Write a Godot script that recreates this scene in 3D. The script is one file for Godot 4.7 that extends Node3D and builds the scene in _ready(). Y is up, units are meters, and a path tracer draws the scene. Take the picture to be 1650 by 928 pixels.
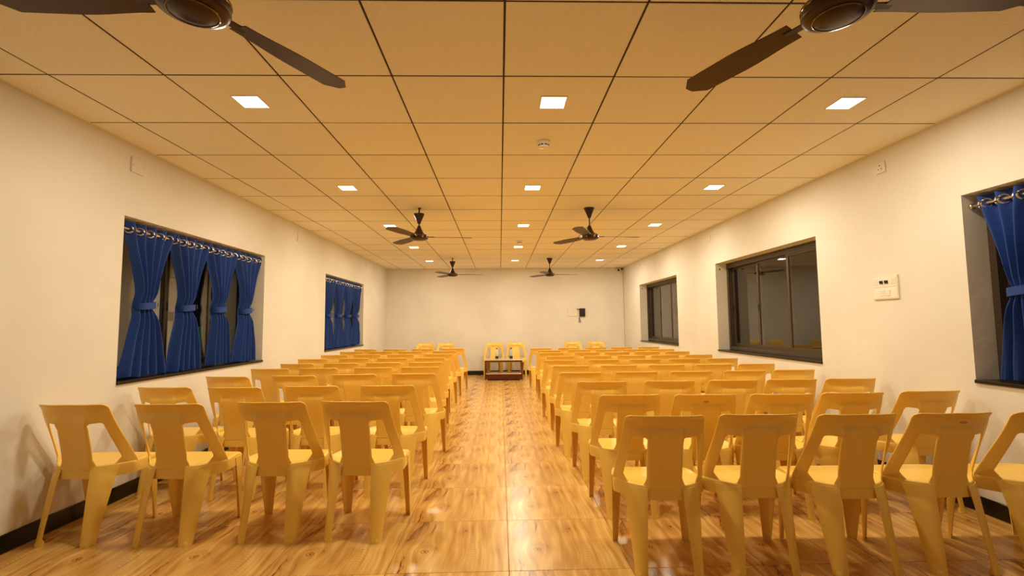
extends Node3D

# Hall with rows of cream plastic chairs. x right, y up, the far wall lies towards -z; the lens stands at (0, 1.2, 0).
const XL := -2.674      # inner face of the curtained wall
const XR := 2.995       # inner face of the wall opposite
const ZB := -11.383     # inner face of the far wall
const ZF := 0.42         # inner face of the wall behind the camera
const HC := 2.532       # ceiling
const WT := 0.25        # wall thickness
const GX := 0.0314      # a ceiling grid line
const GZ := -2.475
const FX := 0.036       # a floor joint
const FZ := -2.411
const T := 0.6

# mid-point of each back rail (x, distance) and turn in degrees, row by row from the entrance
const SPOTS_CURTAIN := [
	[[-2.433, 2.776, 4.8], [-1.874, 2.752, 4.8], [-1.310, 2.767, 4.9], [-0.851, 2.753, 11.0]],
	[[-2.453, 3.506, 5.7], [-1.893, 3.451, 7.5], [-1.354, 3.464, 5.7], [-0.808, 3.441, 5.8]],
	[[-2.357, 4.185, 11.0], [-1.793, 4.195, 6.6], [-1.287, 4.245, 1.0], [-0.764, 4.245, 6.8]],
	[[-2.326, 4.891, 2.7], [-1.846, 4.898, 2.1], [-1.290, 4.890, 3.9], [-0.835, 4.899, 2.4]],
	[[-2.302, 5.484, 5.4], [-1.819, 5.497, 3.2], [-1.338, 5.511, 2.0], [-0.854, 5.496, 3.1]],
	[[-2.429, 6.235, 2.9], [-1.899, 6.259, 2.0], [-1.396, 6.226, 2.3], [-0.917, 6.235, 4.3]],
	[[-2.475, 7.032, 2.0], [-1.968, 7.029, 2.0], [-1.449, 6.992, 2.2], [-0.894, 7.009, 4.4]],
	[[-2.409, 7.825, 4.3], [-1.944, 7.824, 7.0], [-1.468, 7.786, 3.9], [-0.902, 7.812, 6.3]],
	[[-2.391, 8.540, 2.7], [-1.866, 8.495, 2.7], [-1.364, 8.494, 2.2], [-0.839, 8.534, 5.0]],
]
const SPOTS_BARE := [
	[[0.797, 2.314, 6.7], [1.275, 2.316, 4.4], [1.733, 2.282, 2.3], [2.198, 2.276, 1.2], [2.681, 2.267, -0.5]],
	[[0.834, 2.988, 0.9], [1.326, 2.963, 5.3], [1.767, 2.935, 6.9], [2.216, 2.957, 5.3], [2.766, 2.981, 0.3]],
	[[0.785, 3.679, 6.1], [1.312, 3.672, 6.1], [1.808, 3.666, 2.1], [2.298, 3.674, 6.3], [2.783, 3.671, 6.3]],
	[[0.736, 4.360, 3.7], [1.254, 4.366, 5.1], [1.757, 4.353, 3.0], [2.260, 4.358, 2.9], [2.739, 4.386, 4.3]],
	[[0.751, 5.066, 6.6], [1.263, 5.068, 6.2], [1.772, 5.052, 7.0], [2.285, 5.042, 6.9], [2.810, 5.038, 7.0]],
	[[0.731, 5.823, 4.9], [1.271, 5.837, 2.0], [1.784, 5.833, 2.0], [2.284, 5.831, 2.3], [2.774, 5.825, 4.5]],
	[[0.827, 6.528, 6.9], [1.347, 6.528, 6.5], [1.818, 6.531, 6.5], [2.323, 6.532, 6.4], [2.808, 6.525, 3.5]],
	[[0.785, 7.298, 6.7], [1.358, 7.317, 2.2], [1.825, 7.326, 2.7], [2.277, 7.324, 7.0], [2.838, 7.314, 4.4]],
	[[0.825, 7.975, 2.2], [1.341, 8.068, 7.0], [1.821, 8.029, 2.6], [2.303, 8.013, 3.1], [2.797, 7.974, 6.9]],
	[[0.745, 8.691, 4.1], [1.253, 8.709, 3.0], [1.750, 8.710, 3.9], [2.235, 8.731, 4.1], [2.759, 8.731, 2.8]],
]

var M := {}
var taken := {}

# ------------------------------------------------------------------ helpers
func numbered(called: String) -> String:
	var n: int = taken.get(called, 0)
	taken[called] = n + 1
	return called if n == 0 else "%s_%03d" % [called, n]

func thing(called: String, label: String, category: String, group := "") -> Node3D:
	var o := Node3D.new()
	o.name = numbered(called)
	add_child(o)
	tag(o, label, category, group)
	return o

func tag(o: Node, label: String, category: String, group := "") -> void:
	o.set_meta("label", label)
	o.set_meta("category", category)
	if group != "":
		o.set_meta("group", group)

func struct(called: String, label := "", category := "") -> Node3D:
	var o := Node3D.new()
	o.name = numbered(called)
	add_child(o)
	o.set_meta("kind", "structure")
	if label != "":
		o.set_meta("label", label)
		o.set_meta("category", category)
	return o

func part(called: String, mesh: Mesh, mat: Material, parent: Node, at := Vector3.ZERO, turn := Vector3.ZERO) -> MeshInstance3D:
	var o := MeshInstance3D.new()
	o.name = called
	o.mesh = mesh
	if mat:
		o.material_override = mat
	o.position = at
	o.rotation = turn
	o.cast_shadow = GeometryInstance3D.SHADOW_CASTING_SETTING_ON
	parent.add_child(o, true)
	return o

func begin() -> SurfaceTool:
	var st := SurfaceTool.new()
	st.begin(Mesh.PRIMITIVE_TRIANGLES)
	return st

func done(st: SurfaceTool) -> ArrayMesh:
	st.generate_normals()
	return st.commit()

# a triangle / quad whose front looks along "out"
func tri(st: SurfaceTool, a: Vector3, b: Vector3, c: Vector3, out: Vector3) -> void:
	if (b - a).cross(c - a).dot(out) > 0.0:
		var s := b
		b = c
		c = s
	st.add_vertex(a); st.add_vertex(b); st.add_vertex(c)

func quad(st: SurfaceTool, a: Vector3, b: Vector3, c: Vector3, d: Vector3, out: Vector3) -> void:
	tri(st, a, b, c, out)
	tri(st, a, c, d, out)

const FLAT := 4294967295

# chamfered box into a SurfaceTool
func cbox(st: SurfaceTool, c: Vector3, s: Vector3, b := 0.0) -> void:
	st.set_smooth_group(FLAT)
	var h := s * 0.5
	b = min(b, min(h.x, min(h.y, h.z)) * 0.9)
	for ax in 3:
		var u := (ax + 1) % 3
		var v := (ax + 2) % 3
		for sg in [-1.0, 1.0]:
			var q := []
			for e in [[-1, -1], [1, -1], [1, 1], [-1, 1]]:
				var p := Vector3.ZERO
				p[ax] = sg * h[ax]
				p[u] = e[0] * (h[u] - b)
				p[v] = e[1] * (h[v] - b)
				q.append(c + p)
			var n := Vector3.ZERO
			n[ax] = sg
			quad(st, q[0], q[1], q[2], q[3], n)
		if b > 0.0:
			for su in [-1.0, 1.0]:
				for sv in [-1.0, 1.0]:
					var p0 := Vector3.ZERO
					var p1 := Vector3.ZERO
					p0[u] = su * h[u]; p0[v] = sv * (h[v] - b)
					p1[u] = su * (h[u] - b); p1[v] = sv * h[v]
					var a0 := p0; var a1 := p1; var b0 := p0; var b1 := p1
					a0[ax] = -(h[ax] - b); a1[ax] = -(h[ax] - b)
					b0[ax] = h[ax] - b; b1[ax] = h[ax] - b
					var n2 := Vector3.ZERO
					n2[u] = su; n2[v] = sv
					quad(st, c + a0, c + a1, c + b1, c + b0, n2)
	if b > 0.0:
		for sx in [-1.0, 1.0]:
			for sy in [-1.0, 1.0]:
				for sz in [-1.0, 1.0]:
					tri(st, c + Vector3(sx * h.x, sy * (h.y - b), sz * (h.z - b)), c + Vector3(sx * (h.x - b), sy * h.y, sz * (h.z - b)), c + Vector3(sx * (h.x - b), sy * (h.y - b), sz * h.z), Vector3(sx, sy, sz))

func box(s: Vector3, b := 0.0) -> ArrayMesh:
	var st := begin()
	cbox(st, Vector3.ZERO, s, b)
	return done(st)

# lathe round the y axis; a repeated profile point makes a sharp edge
func lathe(prof: Array, n := 24, st: SurfaceTool = null, at := Vector3.ZERO) -> ArrayMesh:
	var own := st == null
	if own:
		st = begin()
	var grp := 1
	for i in prof.size() - 1:
		var a: Vector2 = prof[i]
		var b: Vector2 = prof[i + 1]
		if a.is_equal_approx(b):
			grp += 1
			continue
		st.set_smooth_group(grp)
		var dn := Vector2(b.y - a.y, a.x - b.x)
		for k in n:
			var t0 := TAU * k / n
			var t1 := TAU * (k + 1) / n
			var tm := (t0 + t1) * 0.5
			var out := Vector3(cos(tm) * dn.x, dn.y, sin(tm) * dn.x)
			var p00 := at + Vector3(cos(t0) * a.x, a.y, sin(t0) * a.x)
			var p01 := at + Vector3(cos(t1) * a.x, a.y, sin(t1) * a.x)
			var p10 := at + Vector3(cos(t0) * b.x, b.y, sin(t0) * b.x)
			var p11 := at + Vector3(cos(t1) * b.x, b.y, sin(t1) * b.x)
			if a.x < 1e-5:
				tri(st, p00, p10, p11, out)
			elif b.x < 1e-5:
				tri(st, p00, p10, p01, out)
			else:
				quad(st, p00, p01, p11, p10, out)
	return done(st) if own else null

# round tube along points
func tube(pts: Array, r: float, n := 10, closed := false) -> ArrayMesh:
	var st := begin()
	st.set_smooth_group(1)
	var rings := []
	var cnt := pts.size()
	var up := Vector3.UP
	for i in cnt:
		var pa: Vector3 = pts[(i - 1 + cnt) % cnt] if (closed or i > 0) else pts[i]
		var pb: Vector3 = pts[(i + 1) % cnt] if (closed or i < cnt - 1) else pts[i]
		var d := (pb - pa).normalized()
		var u := d.cross(up if absf(d.dot(up)) < 0.95 else Vector3.RIGHT).normalized()
		var v := d.cross(u).normalized()
		var ring := []
		for k in n:
			var a := TAU * k / n
			ring.append(pts[i] + (u * cos(a) + v * sin(a)) * r)
		rings.append(ring)
	var lim := cnt if closed else cnt - 1
	for i in lim:
		var A: Array = rings[i]
		var B: Array = rings[(i + 1) % cnt]
		for k in n:
			var k2 := (k + 1) % n
			quad(st, A[k], A[k2], B[k2], B[k], (A[k] + A[k2]) * 0.5 - pts[i])
	if not closed:
		st.set_smooth_group(FLAT)
		for e in [0, cnt - 1]:
			var o: Vector3 = pts[e] - pts[1 if e == 0 else cnt - 2]
			for k in n:
				tri(st, pts[e], rings[e][k], rings[e][(k + 1) % n], o)
	return done(st)

func torus(R: float, r: float, n := 20, m := 8) -> ArrayMesh:
	var pts := []
	for i in n:
		var a := TAU * i / n
		pts.append(Vector3(cos(a) * R, sin(a) * R, 0))
	return tube(pts, r, m, true)

func mat(c: Color, rough := 0.6, metal := 0.0) -> StandardMaterial3D:
	var m := StandardMaterial3D.new()
	m.albedo_color = c
	m.roughness = rough
	m.metallic = metal
	return m

func noise(sd: int, f: float, oct := 4) -> FastNoiseLite:
	var n := FastNoiseLite.new()
	n.seed = sd
	n.frequency = f
	n.noise_type = FastNoiseLite.TYPE_SIMPLEX_SMOOTH
	n.fractal_octaves = oct
	return n

func noise_tex(sd: int, f: float, c0: Color, c1: Color, size := 512, normal := false, bump := 1.0) -> NoiseTexture2D:
	var t := NoiseTexture2D.new()
	t.width = size
	t.height = size
	t.seamless = true
	t.noise = noise(sd, f)
	if normal:
		t.as_normal_map = true
		t.bump_strength = bump
	else:
		var g := Gradient.new()
		g.set_color(0, c0)
		g.set_color(1, c1)
		t.color_ramp = g
	return t

# ------------------------------------------------------------------ materials
func wood_print() -> ImageTexture:
	# one printed wood-look tile: grain runs away from the entrance, a knot near one side, arched grain near the other
	var N := 512
	var img := Image.create(N, N, true, Image.FORMAT_RGB8)
	var fine := noise(11, 1.0, 3)
	var mid := noise(12, 1.0, 2)
	var big := noise(13, 1.0, 2)
	var spk := noise(14, 1.0, 2)
	var light := Color(0.90, 0.75, 0.45)
	var tan := Color(0.765, 0.56, 0.28)
	var dark := Color(0.44, 0.265, 0.10)
	var line_v := [0.0, 0.2, 0.47, 0.6, 0.76, 1.0]
	var line_u := [0.10, 0.10, 0.062, 0.075, 0.10, 0.175]
	for j in N:
		var v := 1.0 - (j + 0.5) / N       # 0 at the entrance side
		# course of the dark vein
		var lu := 0.1
		for k in 5:
			if v >= line_v[k] and v <= line_v[k + 1]:
				lu = lerpf(line_u[k], line_u[k + 1], smoothstep(0, 1, (v - line_v[k]) / (line_v[k + 1] - line_v[k])))
		lu += 0.003 * sin(v * 23.0) + 0.010 * mid.get_noise_2d(v * 9.0, 4.0)
		var lu2 := 0.235 + 0.085 * clampf((v - 0.62) / 0.38, 0, 1) + 0.003 * sin(v * 19.0)
		for i in N:
			var u := (i + 0.5) / N
			var ku := (u - 0.258) * 0.74
			var kv := (v - 0.365) * 0.68
			var kr := sqrt(ku * ku + kv * kv)
			# grain bends round the knot
			var defl := 0.06 * exp(-kr * kr / 0.014) * clampf(ku / 0.03, -1, 1)
			var g := u - defl + 0.012 * sin(v * 4.2 + u * 5.0) + 0.012 * big.get_noise_2d(u * 3.0, v * 2.2)
			var s1 := fine.get_noise_2d(g * 62.0, v * 1.5)
			var s2 := mid.get_noise_2d(g * 15.0, v * 0.9 + 7.0)
			var s3 := big.get_noise_2d(u * 3.2, v * 1.6 + 3.0)
			var t := 0.42 + 0.48 * s2 + 0.20 * s1 + 0.25 * s3
			# plain light strip towards the far joint, darker streaks in the middle
			t -= 0.20 * smoothstep(0.78, 0.9, u)
			t += 0.30 * exp(-pow((g - 0.53 - 0.03 * sin(v * 5.0)) / 0.035, 2.0)) * (0.5 + 0.6 * mid.get_noise_2d(v * 3.0, 20.0))
			t += 0.22 * exp(-pow((g - 0.755) / 0.02, 2.0)) * smoothstep(0.25, 0.6, v)
			t += 0.25 * exp(-pow((g - 0.93 + 0.05 * v) / 0.018, 2.0)) * smoothstep(0.75, 0.3, v)
			t += 0.20 * smoothstep(0.20, 0.02, absf(u - 0.16)) * smoothstep(0.35, 0.8, v)
			# arched grain
			var au := (u - 0.70) / 0.055
			if absf(au) < 1.3 and v < 0.56:
				var ph := (v + 0.035 * au * au) * 150.0
				t += 0.16 * sin(ph) * smoothstep(1.25, 0.6, absf(au)) * smoothstep(0.55, 0.45, v + 0.03 * au * au) * smoothstep(0.0, 0.3, v)
			# knot
			if kr < 0.16:
				var rr := kr + 0.008 * mid.get_noise_2d(u * 40.0, v * 40.0)
				t += (0.34 * sin(rr * 300.0) * exp(-rr / 0.055))
				t += 0.48 * smoothstep(0.034, 0.020, rr) * (0.7 + 0.45 * sin(rr * 420.0))
				t += 0.20 * exp(-pow((rr - 0.058) / 0.010, 2.0)) * smoothstep(-0.2, 0.6, ku / maxf(kr, 0.001) * 0.4 + kv / maxf(kr, 0.001))
				t += 0.26 * exp(-pow((rr - 0.080) / 0.010, 2.0)) * smoothstep(0.55, 0.95, ku / maxf(kr, 0.001) * 0.55 + kv / maxf(kr, 0.001) * 0.83)
			# veins and specks
			var broken := smoothstep(-0.45, 0.25, mid.get_noise_2d(v * 7.0, 31.0))
			t += 0.62 * exp(-pow((u - lu) / (0.008 + 0.008 * smoothstep(0.4, 0.6, v) * smoothstep(0.85, 0.65, v)), 2.0)) * (0.35 + 0.65 * broken)
			t += 0.28 * exp(-pow((u - lu - 0.02) / 0.022, 2.0)) * smoothstep(0.35, 0.7, v)
			t += 0.42 * exp(-pow((u - lu2) / 0.008, 2.0)) * smoothstep(0.62, 0.74, v)
			t += 0.7 * exp(-(pow((u - 0.60) / 0.009, 2.0) + pow((v - 0.77) / 0.016, 2.0)))
			t += 0.5 * exp(-(pow((u - 0.125) / 0.006, 2.0) + pow((v - 0.10) / 0.03, 2.0)))
			t += 0.10 * maxf(0.0, spk.get_noise_2d(g * 160.0, v * 12.0))
			t = clampf(t, 0.0, 1.35)
			var c := light.lerp(tan, clampf(t / 0.75, 0, 1))
			if t > 0.75:
				c = c.lerp(dark, clampf((t - 0.75) / 0.6, 0, 1))
			img.set_pixel(i, j, c)
	img.generate_mipmaps()
	return ImageTexture.create_from_image(img)

func make_materials() -> void:
	# painted plaster
	var w := mat(Color(1, 1, 1), 0.75)
	w.albedo_texture = noise_tex(3, 0.006, Color(0.865, 0.845, 0.815), Color(0.915, 0.90, 0.875), 512)
	w.uv1_triplanar = true
	w.uv1_world_triplanar = true
	w.uv1_scale = Vector3(0.22, 0.22, 0.22)
	w.normal_enabled = true
	w.normal_texture = noise_tex(4, 0.05, Color.BLACK, Color.WHITE, 512, true, 2.0)
	w.normal_scale = 0.10
	M.wall = w
	# ceiling boards in four faintly different batches
	M.tiles = []
	for k in 4:
		var c := mat([Color(0.965, 0.940, 0.870), Color(0.955, 0.930, 0.860), Color(0.970, 0.940, 0.870), Color(0.960, 0.930, 0.865)][k], 0.85)
		c.normal_enabled = true
		c.normal_texture = noise_tex(21 + k, 0.12, Color.BLACK, Color.WHITE, 256, true, 4.0)
		c.normal_scale = 0.35
		c.uv1_triplanar = true
		c.uv1_scale = Vector3(2, 2, 2)
		M.tiles.append(c)
	M.tee = mat(Color(0.23, 0.15, 0.09), 0.7)
	M.floor = []
	var wp := wood_print()
	for k in 3:
		var f := mat([Color(1, 1, 1), Color(0.97, 0.965, 0.955), Color(0.985, 0.975, 0.965)][k], 0.28)
		f.albedo_texture = wp
		f.roughness_texture = noise_tex(31, 0.02, Color(0.75, 0.75, 0.75), Color(1, 1, 1), 256)
		f.metallic_specular = 0.5
		M.floor.append(f)
	M.grout = mat(Color(0.42, 0.29, 0.17), 0.8)
	M.skirting = mat(Color(0.028, 0.024, 0.024), 0.28)
	# chairs
	var p := mat(Color(0.945, 0.785, 0.375), 0.32)
	p.subsurf_scatter_enabled = true
	p.subsurf_scatter_strength = 0.06
	p.normal_enabled = true
	p.normal_texture = noise_tex(41, 0.08, Color.BLACK, Color.WHITE, 256, true, 2.0)
	p.normal_scale = 0.08
	p.uv1_triplanar = true
	p.uv1_scale = Vector3(3, 3, 3)
	M.plastic = p
	M.emblem = mat(Color(0.76, 0.62, 0.34), 0.5)
	# curtains
	var b := mat(Color(1, 1, 1), 0.75)
	b.albedo_texture = noise_tex(51, 0.03, Color(0.04, 0.20, 0.50), Color(0.05, 0.245, 0.58), 256)
	b.uv1_triplanar = true
	b.uv1_scale = Vector3(2, 6, 2)
	b.rim_enabled = true
	b.rim = 0.08
	b.rim_tint = 0.6
	b.normal_enabled = true
	b.normal_texture = noise_tex(52, 0.3, Color.BLACK, Color.WHITE, 256, true, 3.0)
	b.normal_scale = 0.25
	M.curtain = b
	M.chrome = mat(Color(0.80, 0.78, 0.76), 0.16, 1.0)
	M.bronze = mat(Color(0.30, 0.25, 0.20), 0.38, 0.3)
	M.rubber = mat(Color(0.02, 0.02, 0.02), 0.6)
	var g := mat(Color(0.10, 0.085, 0.07, 0.10), 0.0)
	g.transparency = BaseMaterial3D.TRANSPARENCY_ALPHA
	M.glass = g
	var gr := mat(Color(1, 1, 1), 0.25)
	gr.albedo_texture = noise_tex(61, 0.15, Color(0.035, 0.03, 0.03), Color(0.13, 0.115, 0.10), 256)
	gr.uv1_triplanar = true
	gr.uv1_scale = Vector3(3, 3, 3)
	M.granite = gr
	M.fan = mat(Color(0.20, 0.115, 0.065), 0.28, 0.25)
	M.fan_rim = mat(Color(0.46, 0.36, 0.25), 0.16, 0.9)
	M.fan_blade = mat(Color(0.27, 0.17, 0.10), 0.4)
	M.white = mat(Color(0.93, 0.92, 0.89), 0.4)
	M.cream = mat(Color(0.90, 0.87, 0.80), 0.4)
	M.black = mat(Color(0.03, 0.025, 0.025), 0.35)
	M.hole = mat(Color(0.05, 0.035, 0.03), 0.8)
	var l := mat(Color(1, 1, 1), 0.5)
	l.emission_enabled = true
	l.emission = LAMP
	l.emission_energy_multiplier = 6.0
	M.lamp = l
	# presenter's table
	var tw := mat(Color(1, 1, 1), 0.3)
	tw.albedo_texture = noise_tex(71, 0.02, Color(0.25, 0.085, 0.04), Color(0.40, 0.15, 0.075), 256)
	tw.uv1_triplanar = true
	tw.uv1_scale = Vector3(1, 6, 6)
	M.table = tw
	M.table_top = mat(Color(0.80, 0.70, 0.56), 0.25)
	var pet := mat(Color(0.85, 0.92, 0.95, 0.28), 0.05)
	pet.transparency = BaseMaterial3D.TRANSPARENCY_ALPHA
	M.pet = pet
	M.water = mat(Color(0.75, 0.85, 0.9, 0.18), 0.0)
	M.water.transparency = BaseMaterial3D.TRANSPARENCY_ALPHA
	M.print_blue = mat(Color(0.10, 0.16, 0.22), 0.5)
	M.green = mat(Color(0.03, 0.52, 0.27), 0.7)
	M.ground = mat(Color(0.16, 0.14, 0.12), 0.95)
	M.steel = mat(Color(0.55, 0.52, 0.47), 0.35, 0.7)

# ------------------------------------------------------------------ the room
const WIN_CURTAIN := [[-3.42, -5.46], [-7.36, -9.41]]
const WIN_BARE := [[-0.86, -2.955], [-4.38, -6.485], [-7.94, -10.08]]
const WY0 := 0.80
const WY1 := 2.0

func side_wall(called: String, x0: float, x1: float, wins: Array, label: String) -> void:
	var st := begin()
	var cx := (x0 + x1) * 0.5
	var sx := absf(x1 - x0)
	var zs := [ZF + WT]
	for w in wins:
		zs.append(w[0]); zs.append(w[1])
	zs.append(ZB - WT)
	var mid := (ZF + ZB) * 0.5
	var len := ZF - ZB + 2 * WT
	cbox(st, Vector3(cx, (WY0 - 0.1) * 0.5, mid), Vector3(sx, WY0 + 0.1, len))
	cbox(st, Vector3(cx, (WY1 + HC + 0.12) * 0.5, mid), Vector3(sx, HC + 0.12 - WY1, len))
	for k in range(0, zs.size(), 2):
		cbox(st, Vector3(cx, (WY0 + WY1) * 0.5, (zs[k] + zs[k + 1]) * 0.5), Vector3(sx, WY1 - WY0, zs[k] - zs[k + 1]))
	var o := part(called, done(st), M.wall, self)
	o.set_meta("kind", "structure")
	o.set_meta("label", label)

func plain_wall(called: String, z0: float, z1: float, label: String) -> void:
	var o := part(called, box(Vector3(XR - XL, HC + 0.17, absf(z1 - z0))), M.wall, self, Vector3((XL + XR) * 0.5, (HC + 0.07) * 0.5, (z0 + z1) * 0.5))
	o.set_meta("kind", "structure")
	o.set_meta("label", label)

func floor_tile_mesh(u0: float, u1: float, v0: float, v1: float) -> ArrayMesh:
	# top face at y = 0 with a small eased edge; u across, v away from the entrance
	var st := begin()
	st.set_smooth_group(FLAT)
	var g := 0.0011
	var e := 0.0012
	var x0 := u0 * T + g
	var x1 := u1 * T - g
	var z0 := -v0 * T - g
	var z1 := -v1 * T + g
	var top := [Vector3(x0 + e, 0, z0 - e), Vector3(x1 - e, 0, z0 - e), Vector3(x1 - e, 0, z1 + e), Vector3(x0 + e, 0, z1 + e)]
	var rim := [Vector3(x0, -e, z0), Vector3(x1, -e, z0), Vector3(x1, -e, z1), Vector3(x0, -e, z1)]
	var low := []
	for p in rim:
		low.append(Vector3(p.x, -0.009, p.z))
	var faces := [[top[0], top[1], top[2], top[3], Vector3.UP]]
	for k in 4:
		var k2 := (k + 1) % 4
		var o: Vector3 = (rim[k] + rim[k2]) * 0.5 - Vector3((x0 + x1) * 0.5, 0, (z0 + z1) * 0.5)
		faces.append([top[k], top[k2], rim[k2], rim[k], o.normalized() + Vector3.UP])
		faces.append([rim[k], rim[k2], low[k2], low[k], o])
	for f in faces:
		for t in [[0, 1, 2], [0, 2, 3]]:
			var a: Vector3 = f[t[0]]
			var b: Vector3 = f[t[1]]
			var c: Vector3 = f[t[2]]
			if (b - a).cross(c - a).dot(f[4]) > 0.0:
				var s := b
				b = c
				c = s
			for p in [a, b, c]:
				st.set_uv(Vector2(p.x / T, 1.0 + p.z / T))
				st.add_vertex(p)
	st.generate_normals()
	st.generate_tangents()
	return st.commit()

func build_floor() -> void:
	var fl := struct("floor", "glossy wood-print ceramic floor tiles", "floor")
	part("bed", box(Vector3(XR - XL + 2 * WT, 0.1, ZF - ZB + 2 * WT)), M.grout, fl, Vector3((XL + XR) * 0.5, -0.0518, (ZF + ZB) * 0.5))
	var cache := {}
	var i0 := int(floor((XL - FX) / T))
	var i1 := int(floor((XR - FX) / T))
	var j0 := int(floor((FZ - ZF) / T))
	var j1 := int(floor((FZ - ZB) / T))
	var rng := RandomNumberGenerator.new()
	rng.seed = 5
	for j in range(j0, j1 + 1):
		for i in range(i0, i1 + 1):
			var u0 := maxf(0.0, (XL - FX) / T - i)
			var u1 := minf(1.0, (XR - FX) / T - i)
			var v0 := maxf(0.0, (FZ - ZF) / T - j)
			var v1 := minf(1.0, (FZ - ZB) / T - j)
			if u1 - u0 < 0.02 or v1 - v0 < 0.02:
				continue
			var key := "%.3f %.3f %.3f %.3f" % [u0, u1, v0, v1]
			if not cache.has(key):
				cache[key] = floor_tile_mesh(u0, u1, v0, v1)
			part("floor_tile", cache[key], M.floor[rng.randi() % 3], fl, Vector3(FX + i * T, 0, FZ - j * T))

func build_ceiling() -> void:
	var ce := struct("ceiling", "suspended ceiling of square cream boards in dark grid", "ceiling")
	part("slab", box(Vector3(XR - XL + 2 * WT, 0.1, ZF - ZB + 2 * WT)), M.tee, ce, Vector3((XL + XR) * 0.5, HC + 0.07, (ZF + ZB) * 0.5))
	var xs := [XL]
	for k in range(-5, 6):
		var x := GX + k * T
		if x > XL + 0.05 and x < XR - 0.05:
			xs.append(x)
	xs.append(XR)
	var zs := [ZF]
	for k in range(-9, 30):
		var z := GZ - k * T
		if z < ZF - 0.05 and z > ZB + 0.05:
			zs.append(z)
	zs.append(ZB)
	var cache := {}
	var rng := RandomNumberGenerator.new()
	rng.seed = 9
	var gap := 0.009
	for j in zs.size() - 1:
		for i in xs.size() - 1:
			var sx: float = xs[i + 1] - xs[i] - gap
			var sz: float = zs[j] - zs[j + 1] - gap
			var key := "%.3f %.3f" % [sx, sz]
			if not cache.has(key):
				cache[key] = box(Vector3(sx, 0.015, sz), 0.002)
			var sag := rng.randf_range(0.0, 0.0015)
			part("ceiling_tile", cache[key], M.tiles[rng.randi() % 4], ce, Vector3((xs[i] + xs[i + 1]) * 0.5, HC + 0.0075 - sag, (zs[j] + zs[j + 1]) * 0.5))
	for i in range(1, xs.size() - 1):
		part("main_tee", box(Vector3(0.0046, 0.006, ZF - ZB)), M.tee, ce, Vector3(xs[i], HC + 0.0022, (ZF + ZB) * 0.5))
	for j in range(1, zs.size() - 1):
		part("cross_tee", box(Vector3(XR - XL, 0.006, 0.0052)), M.tee, ce, Vector3((XL + XR) * 0.5, HC + 0.0021, zs[j]))

func trims() -> void:
	# dark skirting along the floor, wall angle under the ceiling
	var h := 0.099
	var mz := (ZF + ZB) * 0.5
	var lz := ZF - ZB
	for a in [["baseboard_left", Vector3(0.012, h, lz), Vector3(XL + 0.006, h * 0.5, mz)], ["baseboard_right", Vector3(0.012, h, lz), Vector3(XR - 0.006, h * 0.5, mz)],
			["baseboard_back", Vector3(XR - XL - 0.024, h, 0.012), Vector3((XL + XR) * 0.5, h * 0.5, ZB + 0.006)], ["baseboard_front", Vector3(XR - XL - 0.024, h, 0.012), Vector3((XL + XR) * 0.5, h * 0.5, ZF - 0.006)]]:
		var o := part(a[0], box(a[1], 0.003), M.skirting, self, a[2])
		o.set_meta("kind", "structure")
	var k := 1
	for a in [[Vector3(0.022, 0.004, lz), Vector3(XL + 0.011, HC - 0.002, mz)], [Vector3(0.022, 0.004, lz), Vector3(XR - 0.011, HC - 0.002, mz)], [Vector3(XR - XL - 0.044, 0.004, 0.022), Vector3((XL + XR) * 0.5, HC - 0.002, ZB + 0.011)]]:
		var o := part("trim_%d" % k, box(a[0], 0.001), M.cream, self, a[1])
		o.set_meta("kind", "structure")
		k += 1

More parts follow.
